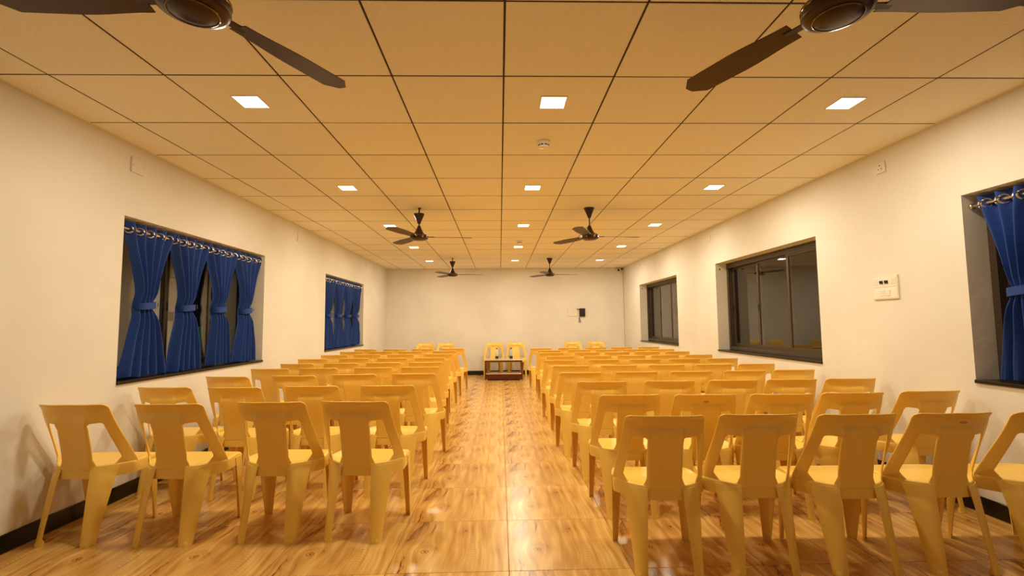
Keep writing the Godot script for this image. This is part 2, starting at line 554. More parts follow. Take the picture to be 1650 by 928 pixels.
# sliding window; local x runs along the wall, local z points into the room, origin at the sill's middle on the wall face
func sliding_window(n: int, side: float, z0: float, z1: float) -> void:
	var o := struct("window_%d" % n, "bronze three-panel sliding window", "window")
	var w := absf(z1 - z0)
	var h := WY1 - WY0
	o.position = Vector3(XL if side < 0 else XR, WY0, (z0 + z1) * 0.5)
	o.rotation.y = PI / 2 if side < 0 else -PI / 2
	var d := -0.152        # room face of the frame
	var fd := 0.085
	var holes := begin()
	for s in [-1.0, 1.0]:
		cbox(holes, Vector3(s * (w * 0.5 - 0.001), h - 0.075, -0.06), Vector3(0.003, 0.02, 0.02), 0.001)
	if n > 2 and n != 3:
		part("rod_hole", done(holes), M.hole, o)
	# stone sill
	var sl := begin()
	cbox(sl, Vector3(0, 0.011, -0.07), Vector3(w - 0.002, 0.022, 0.168), 0.003)
	part("sill", done(sl), M.granite, o)
	# outer frame with its tracks
	var fr := begin()
	var fw := 0.045
	for s in [-1.0, 1.0]:
		cbox(fr, Vector3(s * (w * 0.5 - fw * 0.5), h * 0.5 + 0.01, d - fd * 0.5), Vector3(fw, h - 0.02, fd), 0.002)
	cbox(fr, Vector3(0, h - fw * 0.5, d - fd * 0.5), Vector3(w - 2 * fw, fw, fd), 0.002)
	cbox(fr, Vector3(0, 0.022 + 0.016, d - fd * 0.5), Vector3(w - 2 * fw, 0.032, fd), 0.002)
	for k in 4:
		cbox(fr, Vector3(0, 0.061, d - 0.006 - k * 0.0245), Vector3(w - 2 * fw, 0.014, 0.003), 0.0005)
		cbox(fr, Vector3(0, h - fw - 0.012, d - 0.006 - k * 0.0245), Vector3(w - 2 * fw, 0.024, 0.003), 0.0005)
	part("frame", done(fr), M.bronze, o)
	# three sashes, each on its own track
	var iw := w - 2 * fw
	var sw := iw / 3.0 + 0.03
	for k in 3:
		var sx := -iw * 0.5 + sw * 0.5 + k * (iw - sw) / 2.0
		if side > 0:
			sx = -sx
		var sz := d - 0.018 - k * 0.0245
		var s := begin()
		var y0 := 0.066
		var y1 := h - fw - 0.012
		var bw := 0.038
		for e in [-1.0, 1.0]:
			cbox(s, Vector3(e * (sw * 0.5 - bw * 0.5), (y0 + y1) * 0.5, 0), Vector3(bw, y1 - y0, 0.019), 0.002)
		cbox(s, Vector3(0, y1 - bw * 0.5, 0), Vector3(sw - 2 * bw, bw, 0.019), 0.002)
		cbox(s, Vector3(0, y0 + bw * 0.6, 0), Vector3(sw - 2 * bw, bw * 1.2, 0.019), 0.002)
		var sash := part("sash", done(s), M.bronze, o, Vector3(sx, 0, sz))
		part("pane", box(Vector3(sw - 2 * bw + 0.01, y1 - y0 - 2 * bw + 0.002, 0.005)), M.glass, sash, Vector3(0, (y0 + y1) * 0.5 + 0.004, 0))
		var lk := begin()
		cbox(lk, Vector3((sw * 0.5 - bw * 0.5) * (1.0 if k == 0 else -1.0), h * 0.48, 0.012), Vector3(0.016, 0.075, 0.008), 0.002)
		part("latch", done(lk), M.black, sash)

func curtain_mesh(sd: int, w: float, wb: float) -> Array:
	# hourglass curtain gathered by its tie; origin under its middle at sill height, local z into the room
	var rng := RandomNumberGenerator.new()
	rng.seed = sd
	var nz := noise(sd, 1.0, 2)
	var NU := 84
	var NV := 46
	var y1 := 1.178
	var y0 := 0.03 + rng.randf_range(0.0, 0.012)
	var yt := 0.565
	var folds := 4.5
	var ph := rng.randf_range(-0.5, 0.5)
	var lean := rng.randf_range(-0.02, 0.02)
	var P := []
	for j in NV + 1:
		var y := lerpf(y0, y1, float(j) / NV)
		var W: float
		if y > yt:
			var q := (y - yt) / (y1 - yt)
			W = lerpf(0.15, w, pow(smoothstep(0.0, 1.0, minf(1.0, q * 0.5 + 0.0)) * 2.0, 0.92) if q < 1.0 else 1.0)
		else:
			var q2 := (yt - y) / (yt - y0)
			W = lerpf(0.15, wb, 1.0 - pow(1.0 - q2, 1.2))
		var tieness := exp(-pow((y - yt) / 0.07, 2.0))
		var amp := lerpf(0.030, 0.042, clampf((yt - y) / 0.5, 0, 1)) * (1.0 - 0.35 * tieness)
		var row := []
		for i in NU + 1:
			var u := lerpf(-1.0, 1.0, float(i) / NU)
			var a := PI * folds * u + ph * (1.0 - smoothstep(y1 - 0.2, y1, y))
			var side := 0.3 * nz.get_noise_2d(u * 2.0, y * 1.2)
			var below := clampf((yt - y) / 0.5, 0.0, 1.0)
			a += side * 0.9 * (1.0 - smoothstep(y1 - 0.25, y1, y))
			var zz := amp * sin(a) + 0.010 * sin(a * 2.0 + 1.3) * (0.3 + below)
			zz += 0.012 * nz.get_noise_2d(u * 1.4 + 9.0, y * 1.6) * (1.0 - tieness)
			var round_in := -0.035 * u * u * tieness
			var x := W * 0.5 * u + lean * below + 0.006 * cos(a) * (1.0 - tieness)
			var yy := y
			if j == 0:
				yy += 0.010 * nz.get_noise_2d(u * 2.0, 70.0)
			row.append(Vector3(x, yy, zz + round_in))
		P.append(row)
	var st := begin()
	st.set_smooth_group(1)
	var hem := 0.0015
	var F := []
	var B := []
	for j in NV + 1:
		var fr := []
		var br := []
		for i in NU + 1:
			var du: Vector3 = P[j][mini(i + 1, NU)] - P[j][maxi(i - 1, 0)]
			var dv: Vector3 = P[mini(j + 1, NV)][i] - P[maxi(j - 1, 0)][i]
			var n := du.cross(dv).normalized()
			fr.append(P[j][i] + n * hem)
			br.append(P[j][i] - n * hem)
		F.append(fr)
		B.append(br)
	for j in NV:
		for i in NU:
			var n2: Vector3 = (F[j][i] - B[j][i])
			st.set_smooth_group(1)
			quad(st, F[j][i], F[j][i + 1], F[j + 1][i + 1], F[j + 1][i], n2)
			st.set_smooth_group(2)
			quad(st, B[j][i], B[j][i + 1], B[j + 1][i + 1], B[j + 1][i], -n2)
	st.set_smooth_group(3)
	for i in NU:
		quad(st, F[0][i], F[0][i + 1], B[0][i + 1], B[0][i], Vector3.DOWN)
		quad(st, F[NV][i], F[NV][i + 1], B[NV][i + 1], B[NV][i], Vector3.UP)
	for j in NV:
		quad(st, F[j][0], F[j + 1][0], B[j + 1][0], B[j][0], Vector3.LEFT)
		quad(st, F[j][NU], F[j + 1][NU], B[j + 1][NU], B[j][NU], Vector3.RIGHT)
	# where the cloth crosses the rod: the eyelets
	var eyes := []
	var jr := int(round((1.125 - y0) / (y1 - y0) * NV))
	for i in NU:
		var a0: Vector3 = P[jr][i]
		var b0: Vector3 = P[jr][i + 1]
		if (a0.z <= 0.0) != (b0.z <= 0.0):
			eyes.append([a0.lerp(b0, a0.z / (a0.z - b0.z)), b0 - a0])
	return [done(st), eyes, yt]

func curtain(sd: int, w: float, wb: float, side: float, z: float, label: String, group: String) -> void:
	var o := thing("curtain", label, "curtain", group)
	o.position = Vector3(XL - 0.06 if side < 0 else XR + 0.06, WY0, z)
	o.rotation.y = PI / 2 if side < 0 else -PI / 2
	var r := curtain_mesh(sd, w, wb)
	part("cloth", r[0], M.curtain, o)
	for e in r[1]:
		var p: Vector3 = e[0]
		var d: Vector3 = e[1]
		d.y = 0
		part("eyelet", eyelet_mesh, M.chrome, o, Vector3(p.x, 1.125, 0), Vector3(0, atan2(-d.z, d.x), 0))
	# tie band
	var st := begin()
	st.set_smooth_group(1)
	var yt: float = r[2]
	var n := 28
	for k in n:
		var q := []
		for e in [[k, -1.0], [k + 1, -1.0], [k + 1, 1.0], [k, 1.0]]:
			var a: float = TAU * e[0] / n
			var cx := signf(cos(a)) * pow(absf(cos(a)), 0.75) * 0.084
			var cz := signf(sin(a)) * pow(absf(sin(a)), 0.75) * 0.052
			q.append(Vector3(cx, yt + e[1] * 0.026 + cx * 0.10, cz - 0.012))
		quad(st, q[0], q[1], q[2], q[3], Vector3(cos(TAU * (k + 0.5) / n), 0, sin(TAU * (k + 0.5) / n)))
	var tie := part("tie_band", done(st), M.curtain, o)
	part("buckle", torus(0.016, 0.003, 14, 6), M.chrome, tie, Vector3(0.077, yt + 0.011, 0.034), Vector3(0, 0.6, 0))

func curtain_rod(side: float, z0: float, z1: float, label: String) -> void:
	var o := thing("curtain_rod", label, "curtain rod")
	var w := absf(z1 - z0) - 0.012
	o.position = Vector3(XL - 0.06 if side < 0 else XR + 0.06, WY0 + 1.125, (z0 + z1) * 0.5)
	o.rotation.y = PI / 2 if side < 0 else -PI / 2
	part("pole", tube([Vector3(-w * 0.5, 0, 0), Vector3(w * 0.5, 0, 0)], 0.0105, 14), M.chrome, o)
	for s in [-1.0, 1.0]:
		part("socket_cup", lathe([Vector2(0, 0), Vector2(0.021, 0), Vector2(0.021, 0), Vector2(0.021, 0.006), Vector2(0.014, 0.022), Vector2(0.0105, 0.022)], 16), M.chrome, o, Vector3(s * (w * 0.5 + 0.002), 0, 0), Vector3(0, 0, s * PI / 2))

var eyelet_mesh: ArrayMesh

# ------------------------------------------------------------------ chair
const TOP := 0.77
func fz(ax: float, t: float) -> float:
	# how far the shell sweeps forward at half-width ax; t = 0 at the top rail, 1 at the seat
	var k := lerpf(0.036, 0.148, pow(clampf(t, 0, 1.1), 1.1))
	return k * pow(maxf(0.0, ax - 0.07) / lerpf(0.14, 0.165, clampf(t, 0, 1)), 1.9)

func shell_z(x: float, y: float) -> float:
	var ax := absf(x)
	var t := (TOP - y) / (TOP - 0.40)
	var z := 0.195 - 0.070 * smoothstep(-0.1, 1.05, t) - fz(ax, t)
	# rolled top lip and the slightly proud middle panel
	z += 0.016 * pow(clampf((y - 0.736) / 0.03, 0, 1.2), 2.0)
	z -= 0.010 * exp(-pow((y - 0.715) / 0.022, 2.0)) * smoothstep(0.19, 0.10, ax)
	z += 0.006 * smoothstep(0.088, 0.078, ax) * smoothstep(0.725, 0.66, y)
	z -= 0.005 * smoothstep(0.080, 0.0, ax) * smoothstep(0.40, 0.52, y)
	# short stiffening ribs above the openings' inner corners
	z += 0.009 * exp(-pow((ax - 0.083) / 0.0045, 2.0)) * smoothstep(0.62, 0.66, y) * smoothstep(0.705, 0.67, y)
	return z

func sd_poly(p: Vector2, pts: Array) -> float:
	var d := 1e9
	var s := 1.0
	var n := pts.size()
	var j := n - 1
	for i in n:
		var a: Vector2 = pts[i]
		var b: Vector2 = pts[j]
		var e := b - a
		var w := p - a
		var q := w - e * clampf(w.dot(e) / e.dot(e), 0.0, 1.0)
		d = minf(d, q.dot(q))
		var c1 := p.y >= a.y
		var c2 := p.y < b.y
		var c3 := e.x * w.y > e.y * w.x
		if (c1 and c2 and c3) or (not c1 and not c2 and not c3):
			s = -s
		j = i
	return s * sqrt(d)

const BACK_OUT := [Vector2(-0.172, 0.748), Vector2(0.172, 0.748), Vector2(0.211, 0.415), Vector2(-0.211, 0.415)]
const BACK_HOLE := [Vector2(0.104, 0.643), Vector2(0.145, 0.647), Vector2(0.175, 0.452), Vector2(0.160, 0.427), Vector2(0.114, 0.425), Vector2(0.104, 0.450)]
func back_sd(x: float, y: float) -> float:
	var o := sd_poly(Vector2(x, y), BACK_OUT) - 0.021
	var h := sd_poly(Vector2(absf(x), y), BACK_HOLE) - 0.019
	return maxf(o, -h)

func shell_p(x: float, y: float) -> Vector3:
	return Vector3(x, y, shell_z(x, y))

func shell_n(x: float, y: float) -> Vector3:
	var e := 0.002
	return Vector3(-(shell_z(x + e, y) - shell_z(x - e, y)) / (2 * e), -(shell_z(x, y + e) - shell_z(x, y - e)) / (2 * e), 1.0).normalized()

func backrest_mesh() -> ArrayMesh:
	var st := begin()
	st.set_smooth_group(1)
	var c := 0.0052
	var nx := 94
	var ny := 78
	var x0 := -nx * c * 0.5
	var y0 := 0.376
	var th := 0.0042
	var val := []
	for j in ny + 1:
		var r := PackedFloat32Array()
		for i in nx + 1:
			r.append(back_sd(x0 + i * c, y0 + j * c))
		val.append(r)
	for j in ny:
		for i in nx:
			var cs := [Vector2(i, j), Vector2(i + 1, j), Vector2(i + 1, j + 1), Vector2(i, j + 1)]
			var vs := [val[j][i], val[j][i + 1], val[j + 1][i + 1], val[j + 1][i]]
			var poly := []
			var cut := []
			for k in 4:
				var k2 := (k + 1) % 4
				if vs[k] <= 0.0:
					poly.append(cs[k])
				if (vs[k] <= 0.0) != (vs[k2] <= 0.0):
					var q: Vector2 = cs[k].lerp(cs[k2], vs[k] / (vs[k] - vs[k2]))
					poly.append(q)
					cut.append(q)
			if poly.size() < 3:
				continue
			var fr := []
			var bk := []
			for q in poly:
				var x: float = x0 + q.x * c
				var y: float = y0 + q.y * c
				var p := shell_p(x, y)
				var n := shell_n(x, y)
				fr.append(p - n * th)
				bk.append(p + n * th)
			for k in range(1, poly.size() - 1):
				tri(st, bk[0], bk[k], bk[k + 1], bk[0] - fr[0])
				tri(st, fr[0], fr[k], fr[k + 1], fr[0] - bk[0])
			if cut.size() == 2:
				var e := []
				for q in cut:
					var x: float = x0 + q.x * c
					var y: float = y0 + q.y * c
					var g := Vector2(back_sd(x + 0.001, y) - back_sd(x - 0.001, y), back_sd(x, y + 0.001) - back_sd(x, y - 0.001)).normalized()
					var p := shell_p(x, y)
					var n := shell_n(x, y)
					var o := (shell_p(x + g.x * 0.001, y + g.y * 0.001) - p).normalized()
					e.append([p - n * th, p - n * th * 0.6 + o * th * 0.8, p + n * th * 0.6 + o * th * 0.8, p + n * th, o, n])
				for k in 3:
					var nn: Vector3 = e[0][4] + e[0][5] * (k - 1)
					quad(st, e[0][k], e[1][k], e[1][k + 1], e[0][k + 1], nn)
	return done(st)

func seat_outline() -> Array:
	# plan of the seat, right half from the middle of the back round to the middle of the front, then mirrored
	var h := []
	var zb := 0.195 - 0.070 + 0.009
	for x in [0.0, 0.03, 0.06, 0.085, 0.10, 0.115, 0.13, 0.145, 0.16, 0.172, 0.184, 0.196, 0.208, 0.219, 0.228]:
		h.append(Vector2(x * 1.03, zb - fz(x, 1.0)))
	h.append(Vector2(0.231, -0.045))
	h.append(Vector2(0.226, -0.085))
	h.append(Vector2(0.219, -0.130))
	for k in 7:
		var a := lerpf(0.0, PI * 0.5, k / 6.0)
		h.append(Vector2(0.164 + 0.048 * cos(a), -0.178 - 0.048 * sin(a)))
	h.append(Vector2(0.12, -0.228))
	h.append(Vector2(0.06, -0.229))
	h.append(Vector2(0.0, -0.229))
	var full := h.duplicate()
	for k in range(h.size() - 2, 0, -1):
		full.append(Vector2(-h[k].x, h[k].y))
	return full

func seat_mesh() -> ArrayMesh:
	var st := begin()
	var o := seat_outline()
	var c := Vector2(0, -0.05)
	# [scale, y, smooth group]
	var rings := [[0.972, 0.392, 1], [0.972, 0.344, 1], [0.972, 0.344, 2], [1.0, 0.343, 2], [1.0, 0.343, 3], [1.0, 0.398, 3], [0.993, 0.406, 3], [0.975, 0.4095, 3], [0.93, 0.4085, 3], [0.80, 0.403, 3], [0.55, 0.398, 3], [0.28, 0.396, 3]]
	var n := o.size()
	for r in rings.size() - 1:
		if rings[r][2] != rings[r + 1][2]:
			continue
		st.set_smooth_group(rings[r][2])
		for i in n:
			var a: Vector2 = o[i]
			var b: Vector2 = o[(i + 1) % n]
			var q := []
			for e in [[a, r], [b, r], [b, r + 1], [a, r + 1]]:
				var p: Vector2 = c + (e[0] - c) * rings[e[1]][0]
				var y: float = rings[e[1]][1]
				if rings[e[1]][2] == 3 and y > 0.3995 - 0.006 and e[1] > 5:
					y -= 0.012 * smoothstep(-0.13, -0.24, p.y) - 0.003
				q.append(Vector3(p.x, y, p.y))
			var m := ((a + b) * 0.5 - c).normalized()
			var out := Vector3(m.x, 0, m.y)
			if r == 0:
				out = -out
			elif r == 2:
				out = Vector3.DOWN
			elif r >= 5:
				out = out * 0.3 + Vector3.UP
			quad(st, q[0], q[1], q[2], q[3], out)
	st.set_smooth_group(3)
	for i in n:
		var a2: Vector2 = c + (o[i] - c) * 0.28
		var b2: Vector2 = c + (o[(i + 1) % n] - c) * 0.28
		tri(st, Vector3(c.x, 0.3985, c.y), Vector3(a2.x, 0.399, a2.y), Vector3(b2.x, 0.399, b2.y), Vector3.UP)
	st.set_smooth_group(4)
	for i in n:
		var a3: Vector2 = c + (o[i] - c) * 0.972
		var b3: Vector2 = c + (o[(i + 1) % n] - c) * 0.972
		tri(st, Vector3(c.x, 0.388, c.y), Vector3(a3.x, 0.392, a3.y), Vector3(b3.x, 0.392, b3.y), Vector3.DOWN)
	return done(st)

func leg_mesh(tops: Array, foot: Vector2, face: float, r: float, ytop: float, toe: bool) -> ArrayMesh:
	# a tapering half-open leg: the top follows the shell's edge, the foot is a narrow arc
	var st := begin()
	var n := tops.size()
	var mv := 9
	var th := 0.0045
	var O := []
	var I := []
	var ctr_top := Vector2.ZERO
	for p in tops:
		ctr_top += p / n
	for j in mv + 1:
		var t := float(j) / mv
		var y := ytop * (1.0 - t)
		var e := pow(t, 0.85)
		var ro := []
		var pts := []
		for i in n:
			var a := face + lerpf(-1.0, 1.0, float(i) / (n - 1))
			var f := foot + Vector2(cos(a), sin(a)) * r
			pts.append(tops[i].lerp(f, e))
		var inn := []
		for i in n:
			var d: Vector2 = (pts[mini(i + 1, n - 1)] - pts[maxi(i - 1, 0)]).normalized()
			var nn := Vector2(-d.y, d.x)
			var cen: Vector2 = ctr_top.lerp(foot, e) - Vector2(cos(face), sin(face)) * 0.06
			if nn.dot(pts[i] - cen) < 0:
				nn = -nn
			ro.append(Vector3(pts[i].x, y, pts[i].y))
			inn.append(Vector3(pts[i].x - nn.x * th, y, pts[i].y - nn.y * th))
		O.append(ro)
		I.append(inn)
	for j in mv:
		for i in n - 1:
			var out: Vector3 = O[j][i] - I[j][i]
			st.set_smooth_group(1)
			quad(st, O[j][i], O[j][i + 1], O[j + 1][i + 1], O[j + 1][i], out)
			st.set_smooth_group(2)
			quad(st, I[j][i], I[j][i + 1], I[j + 1][i + 1], I[j + 1][i], -out)
		st.set_smooth_group(FLAT)
		for i in [0, n - 1]:
			var sdir: Vector3 = O[j][i] - O[j][1 if i == 0 else n - 2]
			quad(st, O[j][i], I[j][i], I[j + 1][i], O[j + 1][i], sdir)
	st.set_smooth_group(FLAT)
	for i in n - 1:
		quad(st, O[mv][i], O[mv][i + 1], I[mv][i + 1], I[mv][i], Vector3.DOWN)
		quad(st, O[0][i], O[0][i + 1], I[0][i + 1], I[0][i], Vector3.UP)
	if toe:
		# rounded glide cap at the foot
		st.set_smooth_group(5)
		var fc := foot + Vector2(cos(face), sin(face)) * (r * 0.52)
		var m := 12
		var lv := 5
		for j in lv:
			for k in m:
				var q := []
				for e in [[j, k], [j, k + 1], [j + 1, k + 1], [j + 1, k]]:
					var el: float = PI * 0.5 * e[0] / lv
					var az: float = TAU * e[1] / m
					var rr := (r * 0.54) * cos(el)
					q.append(Vector3(fc.x + cos(az) * rr, 0.0 + 0.038 * sin(el), fc.y + sin(az) * rr))
				var o3: Vector3 = (q[0] + q[2]) * 0.5 - Vector3(fc.x, -0.01, fc.y)
				if j == lv - 1:
					tri(st, q[0], q[1], q[2], o3)
				else:
					quad(st, q[0], q[1], q[2], q[3], o3)
	return done(st)

var chair_meshes := {}
func make_chair() -> Node3D:
	var zb := 0.195 - 0.070 + 0.0125
	var rear := []
	for k in 10:
		var x := lerpf(0.082, 0.186, k / 9.0)
		rear.append(Vector2(x * 1.045, zb - fz(x, 1.0)))
	var front := []
	front.append(Vector2(0.2255, -0.110))
	front.append(Vector2(0.2205, -0.145))
	for k in 6:
		var a := lerpf(0.0, PI * 0.5, k / 5.0)
		front.append(Vector2(0.166 + 0.0500 * cos(a), -0.178 - 0.0505 * sin(a)))
	front.append(Vector2(0.146, -0.2298))
	chair_meshes.back = backrest_mesh()
	chair_meshes.seat = seat_mesh()
	chair_meshes.legs = []
	for s in [1.0, -1.0]:
		var ra := []
		var fa := []
		for p in rear:
			ra.append(Vector2(p.x * s, p.y))
		for p in front:
			fa.append(Vector2(p.x * s, p.y))
		# arcs run in the same sense as the tops
		var face_r := 0.88 if s > 0 else PI - 0.88
		var face_f := -0.85 if s > 0 else PI + 0.85
		if s > 0:
			ra.reverse()
			fa.reverse()
		chair_meshes.legs.append(leg_mesh(ra, Vector2(0.124 * s, 0.168), face_r, 0.040, 0.398, true))
		chair_meshes.legs.append(leg_mesh(fa, Vector2(0.188 * s, -0.200), face_f, 0.028, 0.392, false))
	var o := Node3D.new()
	o.name = numbered("plastic_chair")
	add_child(o)
	part("backrest", chair_meshes.back, M.plastic, o)
	part("seat", chair_meshes.seat, M.plastic, o)
	for k in 4:
		part("leg", chair_meshes.legs[k], M.plastic, o)
	return o

var chair0: Node3D
func place_chair(x: float, z: float, deg: float, size: float, label: String, group: String) -> Node3D:
	# x, z: where the middle of the back rail stands
	var c: Node3D
	if chair0 == null:
		chair0 = make_chair()
		c = chair0
	else:
		c = chair0.duplicate()
		c.name = numbered("plastic_chair")
		add_child(c)
	c.rotation.y = deg_to_rad(deg)
	c.scale = Vector3.ONE * size
	var off := c.basis * Vector3(0, 0, 0.195)
	c.position = Vector3(x - off.x, 0, z - off.z)
	tag(c, label, "chair", group)
	return c

func emblem(c: Node3D, x: float) -> void:
	var st := begin()
	st.set_smooth_group(FLAT)
	var n := 20
	for k in n:
		var q := [Vector2.ZERO]
		for e in [k, k + 1]:
			q.append(Vector2(cos(TAU * e / n) * 0.019, sin(TAU * e / n) * 0.0085))
		var w := []
		for p in q:
			var px: float = x + p.x
			var py: float = 0.722 + p.y
			w.append(shell_p(px, py) + shell_n(px, py) * 0.0052)
		tri(st, w[0], w[1], w[2], Vector3.BACK)
		var lo := []
		for i in [1, 2]:
			var px: float = x + q[i].x
			var py: float = 0.722 + q[i].y
			lo.append(shell_p(px, py) + shell_n(px, py) * 0.003)
		quad(st, w[1], w[2], lo[1], lo[0], Vector3(q[1].x, q[1].y, 0))
	var e := part("maker_emblem", done(st), M.emblem, c)
	e.set_meta("label", "small oval moulded maker's emblem")

# keep neighbours and walls clear: seats are 0.47 m wide and slightly turned
func curtain_x(row: Array, k: int) -> float:
	var x: float = row[k][0]
	x = maxf(x, XL + 0.256 if k == 0 else curtain_x(row, k - 1) + 0.476)
	return x

func bare_x(row: Array, k: int) -> float:
	var x: float = row[k][0]
	x = minf(x, XR - 0.255 if k == row.size() - 1 else bare_x(row, k + 1) - 0.467)
	return x

const ORD := ["first", "second", "third", "fourth", "fifth", "sixth", "seventh", "eighth", "ninth", "tenth"]
func chairs() -> void:
	for r in SPOTS_CURTAIN.size():
		var row: Array = SPOTS_CURTAIN[r]
		for k in row.size():
			var s: Array = row[k]
			var seat_no := row.size() - 1 - k
			place_chair(curtain_x(row, k), -s[1], -s[2] * 0.6, 1.0, "cream chair, %s row from brown table, %s seat from aisle, fully curtained wall side" % [ORD[SPOTS_CURTAIN.size() - 1 - r], ORD[seat_no]], "plastic chairs in the block beside the curtained wall")
	for r in SPOTS_BARE.size():
		var row: Array = SPOTS_BARE[r]
		for k in row.size():
			var s: Array = row[k]
			var mark := (r == 0 and k == 3) or (r == 1 and k == 1)
			var cx := bare_x(row, k)
			var c := place_chair(cx, -s[1], -s[2] * 0.6, 0.974, "cream chair%s, %s row from brown table, %s seat from aisle, switchboard side" % [" with emblem" if mark else "", ORD[SPOTS_BARE.size() - 1 - r], ORD[k]], "plastic chairs in the block beside the switchboard wall")
			if mark:
				emblem(c, 0.045 if r == 0 else 0.0)
	# six chairs along the far wall, facing the rows
	var wall := [[-1.735, "cream chair against far wall facing the rows, nearer the curtained corner"], [-1.25, "cream chair against far wall facing the rows, second from curtained corner"],
		[-0.13, "cream chair behind brown table, on its curtained wall side"], [0.365, "cream chair behind brown table, on its switchboard wall side"],
		[1.70, "cream chair against far wall facing the rows, under the black wall box"], [2.25, "cream chair against far wall facing the rows, nearest the security camera corner"]]
	for k in wall.size():
		var zz := -11.16 if (k == 2 or k == 3) else -11.20
		var deg: float = 180.0 + [2.0, -3.0, -4.0, 3.0, 2.0, -2.0][k]
		place_chair(wall[k][0], zz, deg, 0.99, wall[k][1], "plastic chairs lined up against the far wall")

# ------------------------------------------------------------------ fittings
func lamp(x: float, z: float, label: String) -> void:
	var o := thing("ceiling_light", label, "light", "square ceiling lights")
	o.position = Vector3(x, HC, z)
	var st := begin()
	var s := 0.076
	for a in [[Vector3(s, -0.003, 0), Vector3(0.008, 0.006, s * 2 + 0.008)], [Vector3(-s, -0.003, 0), Vector3(0.008, 0.006, s * 2 + 0.008)], [Vector3(0, -0.003, s), Vector3(s * 2 - 0.008, 0.006, 0.008)], [Vector3(0, -0.003, -s), Vector3(s * 2 - 0.008, 0.006, 0.008)]]:
		cbox(st, a[0], a[1], 0.0015)
	part("bezel", done(st), M.white, o)
	part("diffuser", box(Vector3(0.144, 0.003, 0.144)), M.lamp, o, Vector3(0, -0.0025, 0))
	var l := AreaLight3D.new()
	l.name = "glow"
	l.area_size = Vector2(0.144, 0.144)
	l.light_color = LAMP
	l.light_energy = LAMP_ENERGY
	l.shadow_enabled = true
	l.area_range = 20.0
	l.rotation.x = -PI / 2
	l.position = Vector3(0, -0.0075, 0)
	o.add_child(l)

func fan(x: float, z: float, turn: float, slipped: bool, label: String) -> void:
	var o := thing("ceiling_fan", label, "ceiling fan", "brown ceiling fans")
	o.position = Vector3(x, HC, z)
	o.rotation.y = turn
	var dy := -0.068 if slipped else 0.0
	part("canopy", lathe([Vector2(0.0, dy - 0.001), Vector2(0.060, dy - 0.001), Vector2(0.060, dy - 0.001), Vector2(0.062, dy - 0.006), Vector2(0.058, dy - 0.016), Vector2(0.044, dy - 0.048), Vector2(0.028, dy - 0.085), Vector2(0.017, dy - 0.113), Vector2(0.0135, dy - 0.118)], 28), M.fan, o)
	part("rod", tube([Vector3(0, -0.001, 0), Vector3(0, -0.26, 0)], 0.0085, 12), M.fan, o)
	if slipped:
		part("hook_clamp", box(Vector3(0.036, 0.012, 0.02), 0.003), M.fan, o, Vector3(0.004, -0.008, 0))
	part("lower_cup", lathe([Vector2(0.009, -0.203), Vector2(0.015, -0.207), Vector2(0.024, -0.232), Vector2(0.042, -0.272), Vector2(0.062, -0.303), Vector2(0.072, -0.315)], 28), M.fan, o)
	part("motor", lathe([Vector2(0.0, -0.304), Vector2(0.070, -0.306), Vector2(0.090, -0.313), Vector2(0.099, -0.322), Vector2(0.102, -0.338), Vector2(0.102, -0.352), Vector2(0.102, -0.352), Vector2(0.100, -0.358), Vector2(0.085, -0.366), Vector2(0.070, -0.369), Vector2(0.070, -0.369), Vector2(0.066, -0.372), Vector2(0.04, -0.377), Vector2(0.0, -0.379)], 36), M.fan, o)
	part("trim_ring", lathe([Vector2(0.100, -0.320), Vector2(0.1035, -0.322), Vector2(0.1045, -0.328), Vector2(0.1030, -0.333)], 36), M.fan_rim, o)
	part("lower_ring", lathe([Vector2(0.071, -0.3675), Vector2(0.0735, -0.3712), Vector2(0.069, -0.3725)], 36), M.fan_rim, o)
	for k in 3:
		var st := begin()
		var n := 10
		st.set_smooth_group(1)
		var rows := []
		for i in n + 1:
			var t := float(i) / n
			var r := lerpf(0.14, 0.60, t)
			var hw := lerpf(0.042, 0.060, smoothstep(0, 0.5, t)) * (1.0 if t < 0.9 else sqrt(maxf(0.02, 1.0 - pow((t - 0.9) / 0.105, 2.0))))
			var tw := lerpf(0.20, 0.12, t)
			rows.append([Vector3(r, hw * sin(tw), -hw), Vector3(r, -hw * sin(tw), hw)])
		for i in n:
			for e in [[0.0016, Vector3.UP], [-0.0016, Vector3.DOWN]]:
				st.set_smooth_group(1 if e[0] > 0 else 2)
				var u := Vector3(0, e[0], 0)
				quad(st, rows[i][0] + u, rows[i][1] + u, rows[i + 1][1] + u, rows[i + 1][0] + u, e[1])
			for sd in 2:
				st.set_smooth_group(FLAT)
				quad(st, rows[i][sd] + Vector3(0, 0.0016, 0), rows[i + 1][sd] + Vector3(0, 0.0016, 0), rows[i + 1][sd] - Vector3(0, 0.0016, 0), rows[i][sd] - Vector3(0, 0.0016, 0), Vector3(0, 0, -1 if sd == 0 else 1))
		var bl := part("blade", done(st), M.fan_blade, o, Vector3(0, -0.335, 0), Vector3(0, k * TAU / 3.0, 0))
		var ir := begin()
		cbox(ir, Vector3(0.125, 0.0, 0), Vector3(0.09, 0.005, 0.034), 0.002)
		part("blade_iron", done(ir), M.fan, bl)

